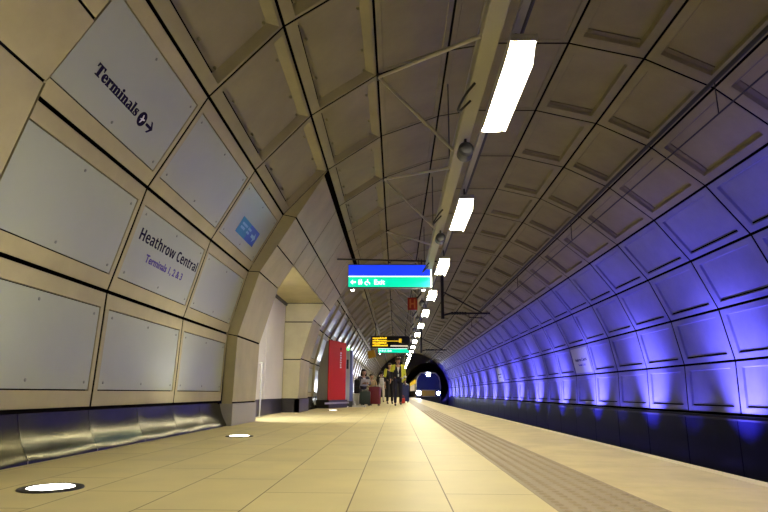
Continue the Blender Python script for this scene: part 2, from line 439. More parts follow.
mb = MB(); mb.lathe([(.058, 0), (.058, .0015)], (x, v, -.0035), 28); d = mb.build('round_symbol', M['ink'], o)
d.scale = (1, 1, 1)
mb = MB()                                   # white aircraft-like mark inside the disc
def poly(mb, pts, z0=-.0018, t=.001): mb.prism([Vector((a, b, z0)) for a, b in pts], (0, 0, t))
poly(mb, [(x - .03, v - .006), (x - .008, v + .004), (x - .012, v + .034), (x - .002, v + .034), (x + .012, v + .008), (x + .034, v + .012), (x + .036, v + .002), (x + .012, v - .006), (x - .002, v - .034), (x - .012, v - .034), (x - .008, v - .008)])
mb.build('symbol_mark', M['swhite' if False else 'shirt'], d)
x, v = on_panel(K_T, 4.165, -62.85)
mb = MB(); mb.box(x - .055, x + .045, v - .0115, v + .0115, -.0035, -.002)
poly(mb, [(x + .06, v), (x + .012, v + .048), (x - .010, v + .048), (x + .032, v)], -.0035, .0015); poly(mb, [(x + .06, v), (x + .032, v), (x - .010, v - .048), (x + .012, v - .048)], -.0035, .0015)
mb.build('arrow', M['ink'], o)
wall_text((1, 1), ''.join(c if c == ' ' else chr(0x1D5D4 + ord(c) - 65) if c.isupper() else chr(0x1D5EE + ord(c) - 97) for c in 'Heathrow Central'), 4.80, 6.25, -74.15, .145, M['ink'])
wall_text((1, 1), 'Terminals 1, 2 & 3', 5.06, 5.97, -76.35, .102, M['violet'], .0018)
o = SIGN[(2, 2)][0]
(xa, va), (xb, vb) = on_panel((2, 2), 6.86, -64.2), on_panel((2, 2), 7.70, -61.1)
mb = MB(); mb.box(xa, xa + (xb - xa) * .48, va, vb, -.0042, -.003); st = mb.build('sticker', M['stick'], o)
mb = MB(); mb.box(xa + (xb - xa) * .48, xb, va, vb, -.0042, -.003); mb.build('sticker_end', M['stick2'], st)
mb = MB(); w, hh = xb - xa, vb - va
for fx0, fx1, fy in ((.10, .36, .62), (.10, .30, .38), (.42, .56, .62), (.42, .54, .38)):
    xx = fx0
    while xx < fx1: mb.box(xa + w * xx, xa + w * (xx + .022), va + hh * fy, va + hh * (fy + .14), -.0031, -.002); xx += .034
poly(mb, [(xa + w * .92, va + hh * .5), (xa + w * .82, va + hh * .82), (xa + w * .82, va + hh * .60), (xa + w * .68, va + hh * .60), (xa + w * .68, va + hh * .40), (xa + w * .82, va + hh * .40), (xa + w * .82, va + hh * .18)], -.0031, .0012)
mb.build('sticker_print', M['sticktxt'], st)

# ------------------------------------------------------------------ floor, platform edge, track
mb = MB(); mb.box(-2.9, .63, YB, YE, -.2, 0); struct(mb.build('floor', M['floor']))
mb = MB(); mb.box(.63, 1.07, YB, YE, -.2, 0)
for s in range(70):                         # blister paving next to the platform edge
    yy = 1.6 + s * .2
    for a in range(6):
        for b in range(3):
            c = Vector((.63 + .037 + a * .0733, yy + .033 + b * .0667, 0))
            V0 = [mb.bm.verts.new(c + Vector((.021 * math.cos(t), .021 * math.sin(t), 0))) for t in (PI / 4 * q for q in range(8))]
            V1 = [mb.bm.verts.new(c + Vector((.012 * math.cos(t), .012 * math.sin(t), .006))) for t in (PI / 4 * q for q in range(8))]
            for q in range(8): mb.bm.faces.new((V0[q], V0[(q + 1) % 8], V1[(q + 1) % 8], V1[q]))
            mb.bm.faces.new(V1)
struct(mb.build('trim_tactile', M['tact']))
mb = MB()
yy = -3.92
while yy < YE:
    mb.box(1.072, 1.83, yy + .003, min(yy + .867, YE) , -.15, 0, bev=.002); yy += .87
struct(mb.build('trim_coping', M['coping']))
mb = MB(); mb.box(1.83, 1.92, YB, YE, -.10, .001); struct(mb.build('trim_nosing', M['nosing']))
mb = MB(); mb.box(1.0, 1.85, YB, YE, -1.0, -.15); struct(mb.build('wall_platform', M['ballast']))
mb = MB(); mb.box(1.85, 5.7, YB, YE + 26, -1.1, -.95); struct(mb.build('floor_trackbed', M['ballast']))
for q, (xr, lab) in enumerate(((2.50, 'running rail nearer the platform edge'), (3.94, 'running rail nearer the blue wall'))):
    mb = MB(); mb.box(xr - .07, xr + .07, YB, YE + 20, -.95, -.935); mb.box(xr - .01, xr + .01, YB, YE + 20, -.935, -.83); mb.box(xr - .035, xr + .035, YB, YE + 20, -.83, -.79, bev=.008)
    tag(mb.build('running_rail', M['rail']), lab, 'rail', 'running rails')
# black plinth below the right wall
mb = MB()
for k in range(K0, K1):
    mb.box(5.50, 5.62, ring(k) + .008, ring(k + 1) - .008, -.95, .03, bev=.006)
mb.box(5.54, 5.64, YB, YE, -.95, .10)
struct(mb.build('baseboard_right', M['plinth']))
mb = MB()
for k in range(K0, K1): mb.box(5.49, 5.63, ring(k) + .006, ring(k + 1) - .006, .03, .055)
struct(mb.build('trim_ledge', M['ledge']))

# end wall with the mouth of the running tunnel
TX, TZ, TR = 3.35, 1.35, 2.28
mb = MB()
def vault_r(t):      # distance from tunnel centre to the vault along direction t
    d = Vector((math.sin(t), math.cos(t))); o = Vector((TX - CX, TZ - CZ)); b = o.dot(d); c = o.dot(o) - 4.06 ** 2
    return -b + math.sqrt(b * b - c)
N = 64; pr = []
for i in range(N + 1):
    t = 2 * PI * i / N; ro = max(vault_r(t), TR + .01)
    pr.append((Vector((TX + TR * math.sin(t), YE, TZ + TR * math.cos(t))), Vector((TX + ro * math.sin(t), YE, TZ + ro * math.cos(t))), Vector((TX + TR * math.sin(t), YE + 27, TZ + TR * math.cos(t)))))
for (a, b, c), (a2, b2, c2) in zip(pr, pr[1:]):
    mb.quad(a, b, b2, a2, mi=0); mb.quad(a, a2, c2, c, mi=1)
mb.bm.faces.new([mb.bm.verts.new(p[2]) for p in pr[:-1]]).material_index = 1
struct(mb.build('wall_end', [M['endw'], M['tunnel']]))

# ------------------------------------------------------------------ strip lights and trunking
PER = 3.476
def skirt(mb, xa, xb, xc, xd, z):
    P = [(xa, -.735, .014), (xb, -.735, .014), (xb, .735, .014), (xa, .735, .014), (xc, -.56, z), (xd, -.56, z), (xd, .56, z), (xc, .56, z)]
    V = [mb.bm.verts.new(p) for p in P]
    for q in ((0, 1, 2, 3), (4, 7, 6, 5), (0, 4, 5, 1), (1, 5, 6, 2), (2, 6, 7, 3), (3, 7, 4, 0)): mb.bm.faces.new([V[i] for i in q])
def strip_light(y):
    t = bpy.data.objects.new('strip_light', None); COL.objects.link(t); t.location = (.915, y, 2.9)
    mb = MB(); mb.box(-.10, .10, -.74, .74, .014, .055, bev=.01); mb.build('housing', M['lampbody'], t)
    mb = MB()
    pts = [(-.085, .014), (-.085, .0), (.085, .0), (.085, .014)]
    mb.prism([Vector((a, -.73, b)) for a, b in pts], (0, 1.46, 0)); mb.build('diffuser', M['tube'], t)
    mb = MB(); skirt(mb, .086, .094, .100, .105, -.085); mb.build('added_track_shield', M['light_shield'], t)  # added shield, cuts warm lamp light off the track wall
    mb = MB(); skirt(mb, -.086, -.094, -.095, -.100, -.035); mb.build('added_platform_shield', M['light_shield'], t)  # added shallow shield, holds lamp light back from the left wall
    for s in (-1, 1):
        mb = MB(); mb.box(-.095, .095, s * .752 - .008, s * .752 + .008, -.004, .05, bev=.003); mb.build('end_cap', M['lampbody'], t)
        mb = MB(); mb.tube([(0, s * .5, .08), (0, s * .5, .22)], .012, 8); mb.build('hanger', M['dark'], t)
    return t
first = None
NL = 18
for q in range(-2, NL - 1):
    y = 4.47 + PER * q
    if first is None: s = first = strip_light(y)
    else: s = copy_tree(first); s.location = (.915, y, 2.9)
    if q >= 0: tag(s, 'glowing white strip light under the ceiling, %s from the camera in the row' % ORD[q], 'ceiling light', 'strip lights over the platform')
    else: tag(s, 'strip light over the platform behind the camera, %s back' % ORD[-q - 1], 'ceiling light', 'strip lights over the platform')
mb = MB(); mb.box(.885, .945, YB, YE, 3.12, 3.16)
lr = tag(mb.build('lighting_rail', M['lampbody']), 'long thin rail running above the strip lights', 'rail')
tr = thing('cable_trunking', (.70, 0, 3.0), 'long grey cable trunking hung beside the row of strip lights', 'trunking')
mb = MB(); mb.box(-.07, .07, YB, YE, 0, .11, bev=.01); mb.build('duct', M['trunk'], tr)
mb = MB(); mb.box(-.078, .078, YB, YE, .11, .122); mb.build('lid', M['lampbody'], tr)
hang_me = None
y = ring(-4) + .8
while y < YE:
    if hang_me is None:
        mb = MB(); mb.tube([(0, 0, .12), (0, 0, 1.52)], .008, 6); hg = mb.build('hanger', M['dark'], tr); hang_me = hg.data
    else:
        hg = bpy.data.objects.new('hanger', hang_me); COL.objects.link(hg); hg.parent = tr
    hg.location = (0, y, 0); y += PER
# second dark conduit right of the lamps
mb = MB(); mb.tube([(1.12, YB, 3.62), (1.12, YE, 3.62)], .035, 10)
tag(mb.build('conduit', M['dark']), 'thin dark conduit running along the ceiling right of the strip lights', 'conduit')
# tie rods between ceiling joints and trunking
ties = [(-1, -2.9), (0, -2.9), (1, -2.9)]
def tie(kk, d1, d2):
    yn = ring(2 + 2 * kk)
    t = bpy.data.objects.new('tie_brace', None); COL.objects.link(t); t.location = (-.21, yn, 4.2)
    mb = MB(); mb.box(-.03, .05, -.05, .05, -.05, .0, bev=.008); mb.build('bracket', M['dark'], t)
    mb = MB(); mb.tube([(.0, 0, -.03), (.84, d1, -1.19)], .018, 8); mb.build('rod', M['rod'], t)
    mb = MB(); mb.tube([(.0, 0, -.03), (.84, d2, -1.16)], .018, 8); mb.build('diagonal_rod', M['rod'], t)
    return t
D1 = {0: -2.56, 1: -3.45}; tp = None
for kk in range(-1, 15):
    if kk in (0, 1): t = tie(kk, D1[kk], -.75 if kk else -.4)
    elif tp is None: t = tp = tie(kk, -3.3, -.8)
    else: t = copy_tree(tp); t.location = (-.21, ring(2 + 2 * kk), 4.2)
    tag(t, ('pair of steel tie rods from ceiling joint to trunking, %s from the camera' % ORD[kk]) if kk >= 0 else 'pair of steel tie rods to the trunking just above the camera', 'brace', 'steel tie rods at the trunking')
# loudspeakers under the trunking, each with a cable loop
sp = None
for q in range(0, 13):
    y = 5.62 + PER * q
    if sp is None:
        sp = s = bpy.data.objects.new('loudspeaker', None); COL.objects.link(s)
        mb = MB(); mb.lathe([(.055, .09), (.078, .07), (.082, -.08), (.07, -.10)], (0, 0, 0), 20, 'Y'); mb.build('case', M['spk'], s, smooth=True)
        mb = MB(); mb.lathe([(.068, -.101), (.068, -.108)], (0, 0, 0), 20, 'Y'); mb.build('grille', M['dark'], s)
        mb = MB(); mb.box(-.012, .012, -.03, .03, .06, .16); mb.build('bracket', M['dark'], s)
        mb = MB(); mb.tube([(-.05, -.85, .12)] + [(-.06 - .12 * math.sin(t), -.85 - .30 * (1 - math.cos(t)) / 2, .12 - .16 * math.sin(t)) for t in (PI * j / 8 for j in range(1, 8))] + [(-.05, -1.16, .12)], .011, 6); mb.build('cable_loop', M['cable'], s, smooth=True)
    else: s = copy_tree(sp)
    s.location = (.715, y, 2.87)
    tag(s, 'small round loudspeaker hung under the grey trunking, %s from the camera' % ORD[q], 'loudspeaker', 'loudspeakers under the trunking')

# overhead line: cantilevers and wires
cp = None
for q, (y, lab) in enumerate(((20.0, 'dark overhead-line cantilever arm nearest the camera, right of the strip lights'), (37.5, 'farther dark overhead-line cantilever arm, above the train'))):
    if cp is None:
        cp = c = bpy.data.objects.new('catenary_cantilever', None); COL.objects.link(c)
        mb = MB(); mb.tube([(0, 0, 2.93), (0, 0, 4.62)], .055, 12); mb.box(-.12, .12, -.12, .12, 4.55, 4.66); mb.build('mast', M['dark'], c)
        mb = MB(); mb.tube([(.0, 0, 3.04), (.28, 0, 3.12)], .03, 10)
        mb.build('arm_root', M['dark'], c)
        pr_ = []
        for j in range(13): pr_.append(((.28 + j * .045, 0, 3.12 + (j % 2) * 0.0), .055 if j % 2 else .035))
        mb = MB(); mb.tube([a for a, _ in pr_], [b for _, b in pr_], 12); mb.build('insulator', M['dark'], c)
        mb = MB(); mb.tube([(.82, 0, 3.12), (1.62, 0, 3.12)], .03, 10); mb.tube([(.9, 0, 3.11), (.9, 0, 2.98), (1.35, 0, 2.96)], .014, 8); mb.build('arm', M['dark'], c)
        mb = MB(); mb.tube([(.05, 0, 3.85), (1.34, 0, 3.14)], .024, 8); mb.build('stay_rod', M['dark'], c)
    else: c = copy_tree(cp)
    c.location = (1.6, y, 0); tag(c, lab, 'cantilever', 'overhead-line cantilevers')
mb = MB(); mb.tube([(3.1, YB, 3.42), (3.1, YE, 3.42)], .022, 8)
tag(mb.build('overhead_wire', M['cable']), 'upper and thicker of the two overhead wires above the track', 'wire', 'overhead wires')
ow = MB(); ow.tube([(3.1, YB, 3.07), (3.1, YE + 5, 3.07)], .008, 6)
wo = tag(ow.build('overhead_wire', M['cable']), 'lower and thinner overhead contact wire above the track', 'wire', 'overhead wires')
for y in (5.2, 10.0, 14.7, 24.0, 32.0):
    mb = MB(); mb.tube([(3.1, y, 3.07), (3.1, y, 3.42)], .006, 6); mb.build('dropper', M['cable'], wo)

# ------------------------------------------------------------------ hanging signs
def cable_sign(y, x0, x1, z0, z1, label):
    w, hgt = x1 - x0, z1 - z0
    t = thing('direction_sign', ((x0 + x1) / 2, y, z0), label, 'sign', 'lit direction signs over the platform')
    mb = MB(); mb.box(-w / 2, w / 2, 0, .16, 0, hgt, bev=.008); mb.build('case', M['scase'], t)
    mb = MB(); mb.box(-w / 2 + .012, w / 2 - .035, -.006, 0, hgt * .505, hgt - .02); mb.build('blue_face', M['sblue'], t)
    mb = MB(); mb.box(-w / 2 + .012, w / 2 - .035, -.006, 0, .025, hgt * .46); gf = mb.build('green_face', M['sgreen'], t)
    mb = MB(); mb.box(-w / 2 + .012, w / 2 - .035, -.007, 0, hgt * .46, hgt * .505); mb.build('white_line', M['swhite'], t)
    mb = MB(); mb.box(w / 2 - .032, w / 2 - .002, -.006, 0, .02, hgt - .02); mb.build('white_end', M['swhite'], t)
    # pictograms and word on the green face
    zc = hgt * .245; s = .058
    mb = MB(); X = -w / 2 + .11
    def P(pts): mb.prism([Vector((X + a * s, -.009, zc + b * s)) for a, b in pts], (0, .003, 0))
    P([(-1, 0), (-.05, .95), (-.05, .32), (1, .32), (1, -.32), (-.05, -.32), (-.05, -.95)]); mb.build('arrow', M['swhite'], gf)
    mb = MB(); X = -w / 2 + .255
    mb.ball((X - .3 * s, -.0075, zc + .75 * s), .25 * s, (1, .1, 1), 12); P([(-.55, .45), (-.05, .45), (-.05, -.95), (-.55, -.95)])
    mb.ball((X + .5 * s, -.0075, zc + .75 * s), .25 * s, (1, .1, 1), 12); P([(.2, .45), (.8, .45), (1.0, -.4), (.75, -.4), (.7, -.95), (.3, -.95), (.25, -.4), (0, -.4)]); mb.build('lift_pictogram', M['swhite'], gf)
    mb = MB(); X = -w / 2 + .415
    mb.ball((X + .05 * s, -.0075, zc + .85 * s), .22 * s, (1, .1, 1), 12); P([(-.1, .6), (.25, .6), (.35, .0), (.9, -.05), (1.0, -.9), (.7, -.9), (.6, -.35), (0, -.3)])
    mb.tube([(X + (-.25 + .62 * math.cos(a)) * s, -.0075, zc + (-.4 + .58 * math.sin(a)) * s) for a in (PI * (.5 + j / 7) for j in range(9))], .012, 5); mb.build('wheelchair_pictogram', M['swhite'], gf)
    tx = text_obj('lettering', 'Exit', .15, M['swhite'], gf, Matrix.Translation((-w / 2 + .55, -.007, zc - .05)) @ Matrix.Rotation(PI / 2, 4, 'X'), .001, .004)
    for xx in (-w / 2 + .10, w / 2 - .18):
        mb = MB(); mb.lathe([(.045, .0), (.05, -.03)], (xx, .05, 0), 16); d = mb.build('downlight', M['scase'], t)
        mb = MB(); mb.ball((xx, .05, -.034), .036, (1, 1, .6), 12); mb.build('lens', M['downlens'], d)
    mb = MB(); mb.tube([(-w / 2 - .25, .08, hgt + .13), (w / 2 + .12, .08, hgt + .08)], .018, 8)
    for xx in (-w * .38, w * .38): mb.tube([(xx, .08, hgt - .01), (xx, .08, hgt + .12)], .014, 8)
    mb.build('hanging_bar', M['dark'], t)
    return t
cable_sign(12.13, -1.022, .758, 2.60, 3.115, 'lit blue and green direction sign, nearest, hung across the platform')
cable_sign(33.9, -1.04, .80, 2.68, 3.195, 'farther lit direction sign partly hidden behind the amber departure board')
t = thing('departure_board', (-.27, 27.7, 2.50), 'black departure board with amber lettering hung over the platform', 'display')
mb = MB(); mb.box(-.93, .93, 0, .2, 0, .57, bev=.01); mb.build('case', M['scase'], t)
mb = MB(); mb.box(-.89, .89, -.004, 0, .03, .54); scr = mb.build('screen', M['tdark'], t)
mb = MB()
for r, (x0, x1) in enumerate(((-.84, -.22), (-.84, .42), (-.84, -.20), (-.84, -.12))):
    z = .43 - r * .115; xx = x0
    while xx < x1:
        w = random.choice((.035, .05, .06)); top = random.choice((.06, .085))
        if r == 1 and xx > -.2: top = .03
        mb.box(xx, xx + w, -.008, -.004, z, z + top); xx += w + .012
for z in (.33, .40, .27): mb.box(.40, .53, -.008, -.004, z, z + .035)
mb.build('amber_text', M['led'], scr)
mb = MB(); mb.box(.0, .82, -.008, -.004, .075, .13); mb.build('clock_strip', M['ledw'], scr)
mb = MB()
for xx in (-.7, .7): mb.tube([(xx, .1, .56), (xx, .1, 1.3 if xx < 0 else 1.0)], .02, 8)
mb.build('hanger', M['dark'], t)
# stop marker
t = thing('stop_marker', (.47, 16.6, 2.76), 'small red square marker with an H hung beside the strip lights', 'marker')
mb = MB(); mb.box(-.14, .14, 0, .06, 0, .36, bev=.008); mb.build('plate', M['hred'], t)
mb = MB(); mb.box(-.085, -.04, -.006, 0, .05, .31); mb.box(.04, .085, -.006, 0, .05, .31); mb.box(-.04, .04, -.006, 0, .155, .205); mb.build('letter', M['hsym'], t)
mb = MB(); mb.tube([(.10, .03, .36), (.18, .03, .40)], .012, 6); mb.build('bracket', M['dark'], t)
# yellow sign far left
t = thing('yellow_sign', (-1.2, 30.0, 2.16), 'small yellow sign projecting from the left vault beyond the kiosk', 'sign')
mb = MB(); mb.box(-.19, .19, 0, .05, .02, .40, bev=.01); pl = mb.build('plate', M['yellow'], t); pl.rotation_euler = (0, math.radians(-14), 0)
mb = MB(); mb.tube([(-.05, .03, .38), (-.15, .03, .93)], .015, 6); mb.build('bracket', M['dark'], t)

# station name panels on the blue wall
def name_panel(k, row, label):
    a0, a1 = ANG[row], ANG[row + 1]
    m, hu, hv = facet(a0, a1, ring(k), ring(k + 1))
    mb = MB(); mb.box(-hu + .13, hu - .13, -hv + .07, hv - .07, -.02, .012, bev=.004)
    o = mb.build('name_panel', M['glass']); o.matrix_world = m; tag(o, label, 'sign', 'station name panels on the blue wall')
    # reading direction on the right wall runs towards the camera
    flip = Matrix.Rotation(PI, 4, 'Z')
    for body, w, v, sz in (('Heathrow Central', 1.05, -.02, .125), ('Terminals 1, 2 & 3', .66, -.16, .085)):
        t = text_obj('lettering', body, sz, M['ink'] if sz > .1 else M['violet'], o, Matrix.Identity(4), .001, .002, align='CENTER')
        xs = [q.co.x for q in t.data.vertices]; t.data.transform(Matrix.Diagonal((w / (max(xs) - min(xs)), 1, 1, 1)))
        t.matrix_local = Matrix.Translation((0, -v, .013)) @ flip
    return o
name_panel(8, 13, 'pale station name panel on the blue wall, nearer of the two')
name_panel(16, 13, 'pale station name panel far along the blue wall')

# ------------------------------------------------------------------ in-floor uplights
up = None
UPY = [2.87, 6.24, 15.4, 18.9, 22.3, 25.8, 29.3, 32.8, 36.3, 39.8, 43.2, 46.7, 50.2, 53.7, 57.2]
for q, y in enumerate(UPY):
    if up is None:
        up = u = bpy.data.objects.new('floor_uplight', None); COL.objects.link(u)
        mb = MB(); mb.lathe([(.142, .0), (.14, .006), (.104, .008), (.100, .004)], seg=40); mb.build('rim', M['dark'], u, smooth=True)
        mb = MB(); mb.lathe([(.102, .004), (.10, .007), (.06, .0085)], seg=40); mb.build('lens', M['uplens'], u)
    else: u = copy_tree(up)
    u.location = (-1.615, y, 0)
    tag(u, 'round glowing uplight set in the floor by the left wall, %s from the camera' % ORD[q], 'floor light', 'uplights in the platform floor')

# ------------------------------------------------------------------ kiosk and machine
ang = math.atan2(-.39, 1.3)
t = thing('red_kiosk', (-1.98, 17.3, 0), 'tall red kiosk with white lettering standing by the left wall', 'kiosk', rot=(0, 0, ang))
# local: +Y along the red face, -X towards the wall
mb = MB(); mb.prism([Vector((-.36, .03, .24)), Vector((-.012, .03, .24)), Vector((-.012, .03, 1.93)), Vector((-.09, .03, 1.93)), Vector((-.33, .03, 1.05))], (0, 1.30, 0)); mb.build('body', M['kgrey'], t)
mb = MB(); mb.box(-.012, .012, 0, 1.36, .235, 1.97, bev=.004); rf = mb.build('red_face', M['red'], t)
mb = MB(); mb.box(-.06, .014, 1.36, 1.40, .24, 1.96); mb.build('steel_edge', M['steel'], t)
mb = MB(); mb.box(-.36, .05, -.02, 1.44, 0, .235); mb.build('plinth', M['skirt'], t)
mb = MB(); mb.box(.05, .085, -.35, 1.5, .12, .17, bev=.006); mb.build('kerb_rail', M['steel'], t)
mb = MB()
for j in range(7): mb.box(.013, .0155, .86, .98 - .02 * (j % 2), 1.18 + j * .072, 1.225 + j * .072)
mb.build('lettering', M['shirt'], rf)
mb = MB(); mb.ball((.013, .92, 1.76), .05, (.1, 1, 1), 14); mb.build('emblem', M['ink'], rf)
t = thing('ticket_machine', (-1.60, 19.3, 0), 'slim silver machine with slate blue side right behind the red kiosk', 'machine')
mb = MB(); mb.box(-.17, .09, 0, .5, .18, 1.80, bev=.01); mb.build('body', M['steel'], t)
mb = MB(); mb.box(.09, .17, 0, .5, .18, 1.80, bev=.01); mb.build('side_panel', M['blueg'], t)
mb = MB(); mb.box(-.19, .19, -.05, .52, 0, .18); mb.build('plinth', M['skirt'], t)
mb = MB(); mb.box(-.12, .05, -.008, 0, 1.2, 1.5); mb.build('screen', M['tdark'], t)
mb = MB(); mb.ball((.02, .1, 1.86), .05, (1, 1, 1.2), 12); mb.build('pilot_lamp', M['greenl'], t)
mb = MB(); mb.box(.2, .62, -.2, .3, .0, .05, bev=.01); mb.box(.25, .3, -.2, .3, .05, .16); mb.build('foot_rail', M['steel'], t)

# ------------------------------------------------------------------ people
def skin_mesh(name, verts, edges, radii, m, parent, sub=2):
    me = bpy.data.meshes.new(name); me.from_pydata(verts, edges, [])
    o = bpy.data.objects.new(name + '_tmp', me); COL.objects.link(o)
    s = o.modifiers.new('s', 'SKIN'); s.use_smooth_shade = True
    d = me.skin_vertices[0].data
    for i, r in enumerate(radii):
        d[i].radius = (r, r) if not isinstance(r, tuple) else r
        d[i].use_root = (i == 0)
    sb = o.modifiers.new('b', 'SUBSURF'); sb.levels = sub; sb.render_levels = sub
    dg = bpy.context.evaluated_depsgraph_get(); dg.update()
    m2 = bpy.data.meshes.new_from_object(o.evaluated_get(dg))
    bpy.data.objects.remove(o); m2.name = name
    m2.materials.clear()
    m2.materials.append(m)
    for p in m2.polygons: p.use_smooth = True
    o = bpy.data.objects.new(name, m2); COL.objects.link(o); o.parent = parent
    return o
class Sk:
    def __init__(s): s.v, s.e, s.r = [], [], []
    def add(s, p, r, prev=None):
        s.v.append(tuple(p)); s.r.append(r); i = len(s.v) - 1
        if prev is not None: s.e.append((prev, i))
        return i
    def chain(s, prev, *pr):
        for p, r in pr: prev = s.add(p, r, prev)
        return prev
def person(loc, rz, label, H=1.75, sit=False, jacket='navy', trousers='navy', arms=None, legs=None, hair='short', group=None, lean=0.0, shoe='black'):
    """faces local -Y; arms: ((elbow),(wrist)) for each side in units of H relative to the shoulder; legs likewise from the hip"""
    t = thing('person', loc, label, 'person', group, (0, 0, rz))
    hz = .53 * H if not sit else .305 * H
    V = lambda x, y, z: Vector((x * H, y * H, z * H))
    pel = Vector((0, 0, hz)); ch = pel + V(0, -lean * .6, .20); nk = pel + V(0, -lean, .295); 
    sh = {s: pel + V(s * .098, -lean * .9, .285) for s in (-1, 1)}
    hp = {s: pel + V(s * .05, 0, -.02) for s in (-1, 1)}
    arms = arms or {-1: ((-.03, .01, -.17), (-.035, -.03, -.315)), 1: ((.03, .01, -.17), (.035, -.03, -.315))}
    if legs is None:
        legs = {s: ((s * .008, -.005, -.235), (s * .01, .01, -.465)) for s in (-1, 1)} if not sit else {s: ((s * .02, -.23, .0), (s * .02, -.235, -.225)) for s in (-1, 1)}
    b = Sk(); p0 = b.add(pel, .062 * H)
    c1 = b.chain(p0, (pel + V(0, -lean * .3, .10), .058 * H), (ch, .064 * H))
    c2 = b.chain(c1, (nk, .032 * H))
    hd = nk + V(0, -.012 - lean * .2, .055)
    h1 = b.chain(c2, (nk + V(0, -.004, .025), .028 * H), (hd + V(0, -.008, 0), .040 * H), (hd + V(0, .0, .045), .050 * H), (hd + V(0, .0, .085), .040 * H))
    b.chain(h1 - 1, (hd + V(0, -.046, .030), .010 * H), (hd + V(0, -.062, .022), .007 * H))          # nose
    for s in (-1, 1): b.chain(h1 - 1, (hd + V(s * .046, .008, .032), .012 * H), (hd + V(s * .054, .012, .038), .008 * H))   # ears
    J = {}
    for s in (-1, 1):
        e = sh[s] + V(*arms[s][0]); w = sh[s] + V(*arms[s][1])
        i = b.chain(c1, (sh[s], .034 * H), (e, .022 * H), (w, .015 * H))
        d = (w - e).normalized(); side = Vector((0, -1, 0)) if abs(d.y) < .8 else Vector((0, 0, 1))
        side = (side - d * side.dot(d)).normalized(); nrm = d.cross(side) * s
        i = b.chain(i, (w + d * .028 * H, .016 * H))
        for f in range(4):
            q = w + d * .05 * H + side * (f - 1.5) * .012 * H; L = (.036, .042, .039, .03)[f]
            b.chain(i, (q, .0058 * H), (q + d * L * .5 * H - nrm * .004 * H, .0052 * H), (q + d * L * .95 * H - nrm * .013 * H, .0042 * H))
        th = w + d * .015 * H + side * .02 * H
        b.chain(i - 1, (th, .0065 * H), (th + (d + side * .5).normalized() * .03 * H, .005 * H))
        J[s] = (e, w)
    LJ = {}
    for s in (-1, 1):
        k = hp[s] + V(*legs[s][0]); a = hp[s] + V(*legs[s][1])
        i = b.chain(p0, (hp[s], .050 * H), (k, .032 * H), (k.lerp(a, .35), .03 * H), (a, .02 * H), (a + V(0, -.01, -.025), .018 * H), (a + V(0, -.085, -.03), .014 * H))
        LJ[s] = (k, a)
    skin_mesh('body', b.v, b.e, b.r, M['skin'], t)
    for s in (-1, 1):
        mb = MB(); mb.ball(hd + V(s * .020, -.0445, .040), .0065 * H, seg=8); mb.build('eye', M['hair'], t, smooth=True)
    mb = MB(); mb.tube([hd + V(-.016, -.043, .006), hd + V(0, -.0475, .004), hd + V(.016, -.043, .006)], .003 * H, 6); mb.build('mouth', M['redbag'], t)
    j = Sk(); q0 = j.add(pel + V(0, 0, -.035), .074 * H)
    q = j.chain(q0, (pel + V(0, -lean * .3, .09), .075 * H), (ch, .082 * H)); j.chain(q, (nk + V(0, 0, -.012), .040 * H))
    for s in (-1, 1): j.chain(q, (sh[s], .042 * H), (J[s][0], .030 * H), (J[s][1] - (J[s][1] - J[s][0]).normalized() * .02 * H, .022 * H))
    jk = skin_mesh('jacket', j.v, j.e, j.r, M[jacket], t)
    l = Sk(); q0 = l.add(pel + V(0, 0, .0), .066 * H)
    for s in (-1, 1): l.chain(q0, (hp[s], .056 * H), (LJ[s][0], .040 * H), (LJ[s][0].lerp(LJ[s][1], .4), .036 * H), (LJ[s][1], .030 * H))
    skin_mesh('trousers', l.v, l.e, l.r, M[trousers], t)
    for s in (-1, 1):
        a = LJ[s][1]; sk_ = Sk(); i0 = sk_.add(a + V(0, .012, -.02), .022 * H); sk_.chain(i0, (a + V(0, -.03, -.03), .024 * H), (a + V(0, -.095, -.034), .019 * H))
        skin_mesh('shoe', sk_.v, sk_.e, sk_.r, M[shoe], t)
    if hair:
        mb = MB(); mb.ball(hd + V(0, .014, .062), .056 * H, (1, 1.05, .95), 20)
        if hair == 'long':
            mb.ball(hd + V(0, .034, .01), .052 * H, (1.15, .7, 1.5), 18)
            for s in (-1, 1): mb.ball(hd + V(s * .045, .005, .005), .026 * H, (.8, 1, 2.2), 12)
        mb.build('hair', M['hair'], t, smooth=True)
    t['_x'] = 0; del t['_x']
    return t, dict(pel=pel, ch=ch, nk=nk, hd=hd, sh=sh, J=J, LJ=LJ, H=H, V=V)

walk = {-1: ((-.012, -.075, -.225), (-.012, -.06, -.462)), 1: ((.012, .01, -.235), (.012, .105, -.44))}
off, g = person((.07, 21.6, 0), math.radians(4), 'officer in peaked hat and open yellow jacket walking towards the camera', 1.73, jacket='navy', trousers='navy', legs=walk,
             arms={-1: ((-.045, .02, -.165), (-.06, -.05, -.30)), 1: ((.04, .03, -.17), (.05, .0, -.32))}, hair='short')
V, hd, ch, pel = g['V'], g['hd'], g['ch'], g['pel']
mb = MB(); mb.lathe([(.050 * 1.78, .0), (.054 * 1.78, .02), (.068 * 1.78, .075), (.060 * 1.78, .09), (.01, .105)], hd + V(0, .0, .058), 24)
cap = mb.build('hat', M['hat'], off, smooth=True)
mb = MB(); mb.lathe([(.050 * 1.78, 0), (.066 * 1.78, -.006), (.066 * 1.78, -.012), (.05 * 1.78, -.008)], hd + V(0, -.018, .060), 24); mb.build('brim', M['hat'], cap)
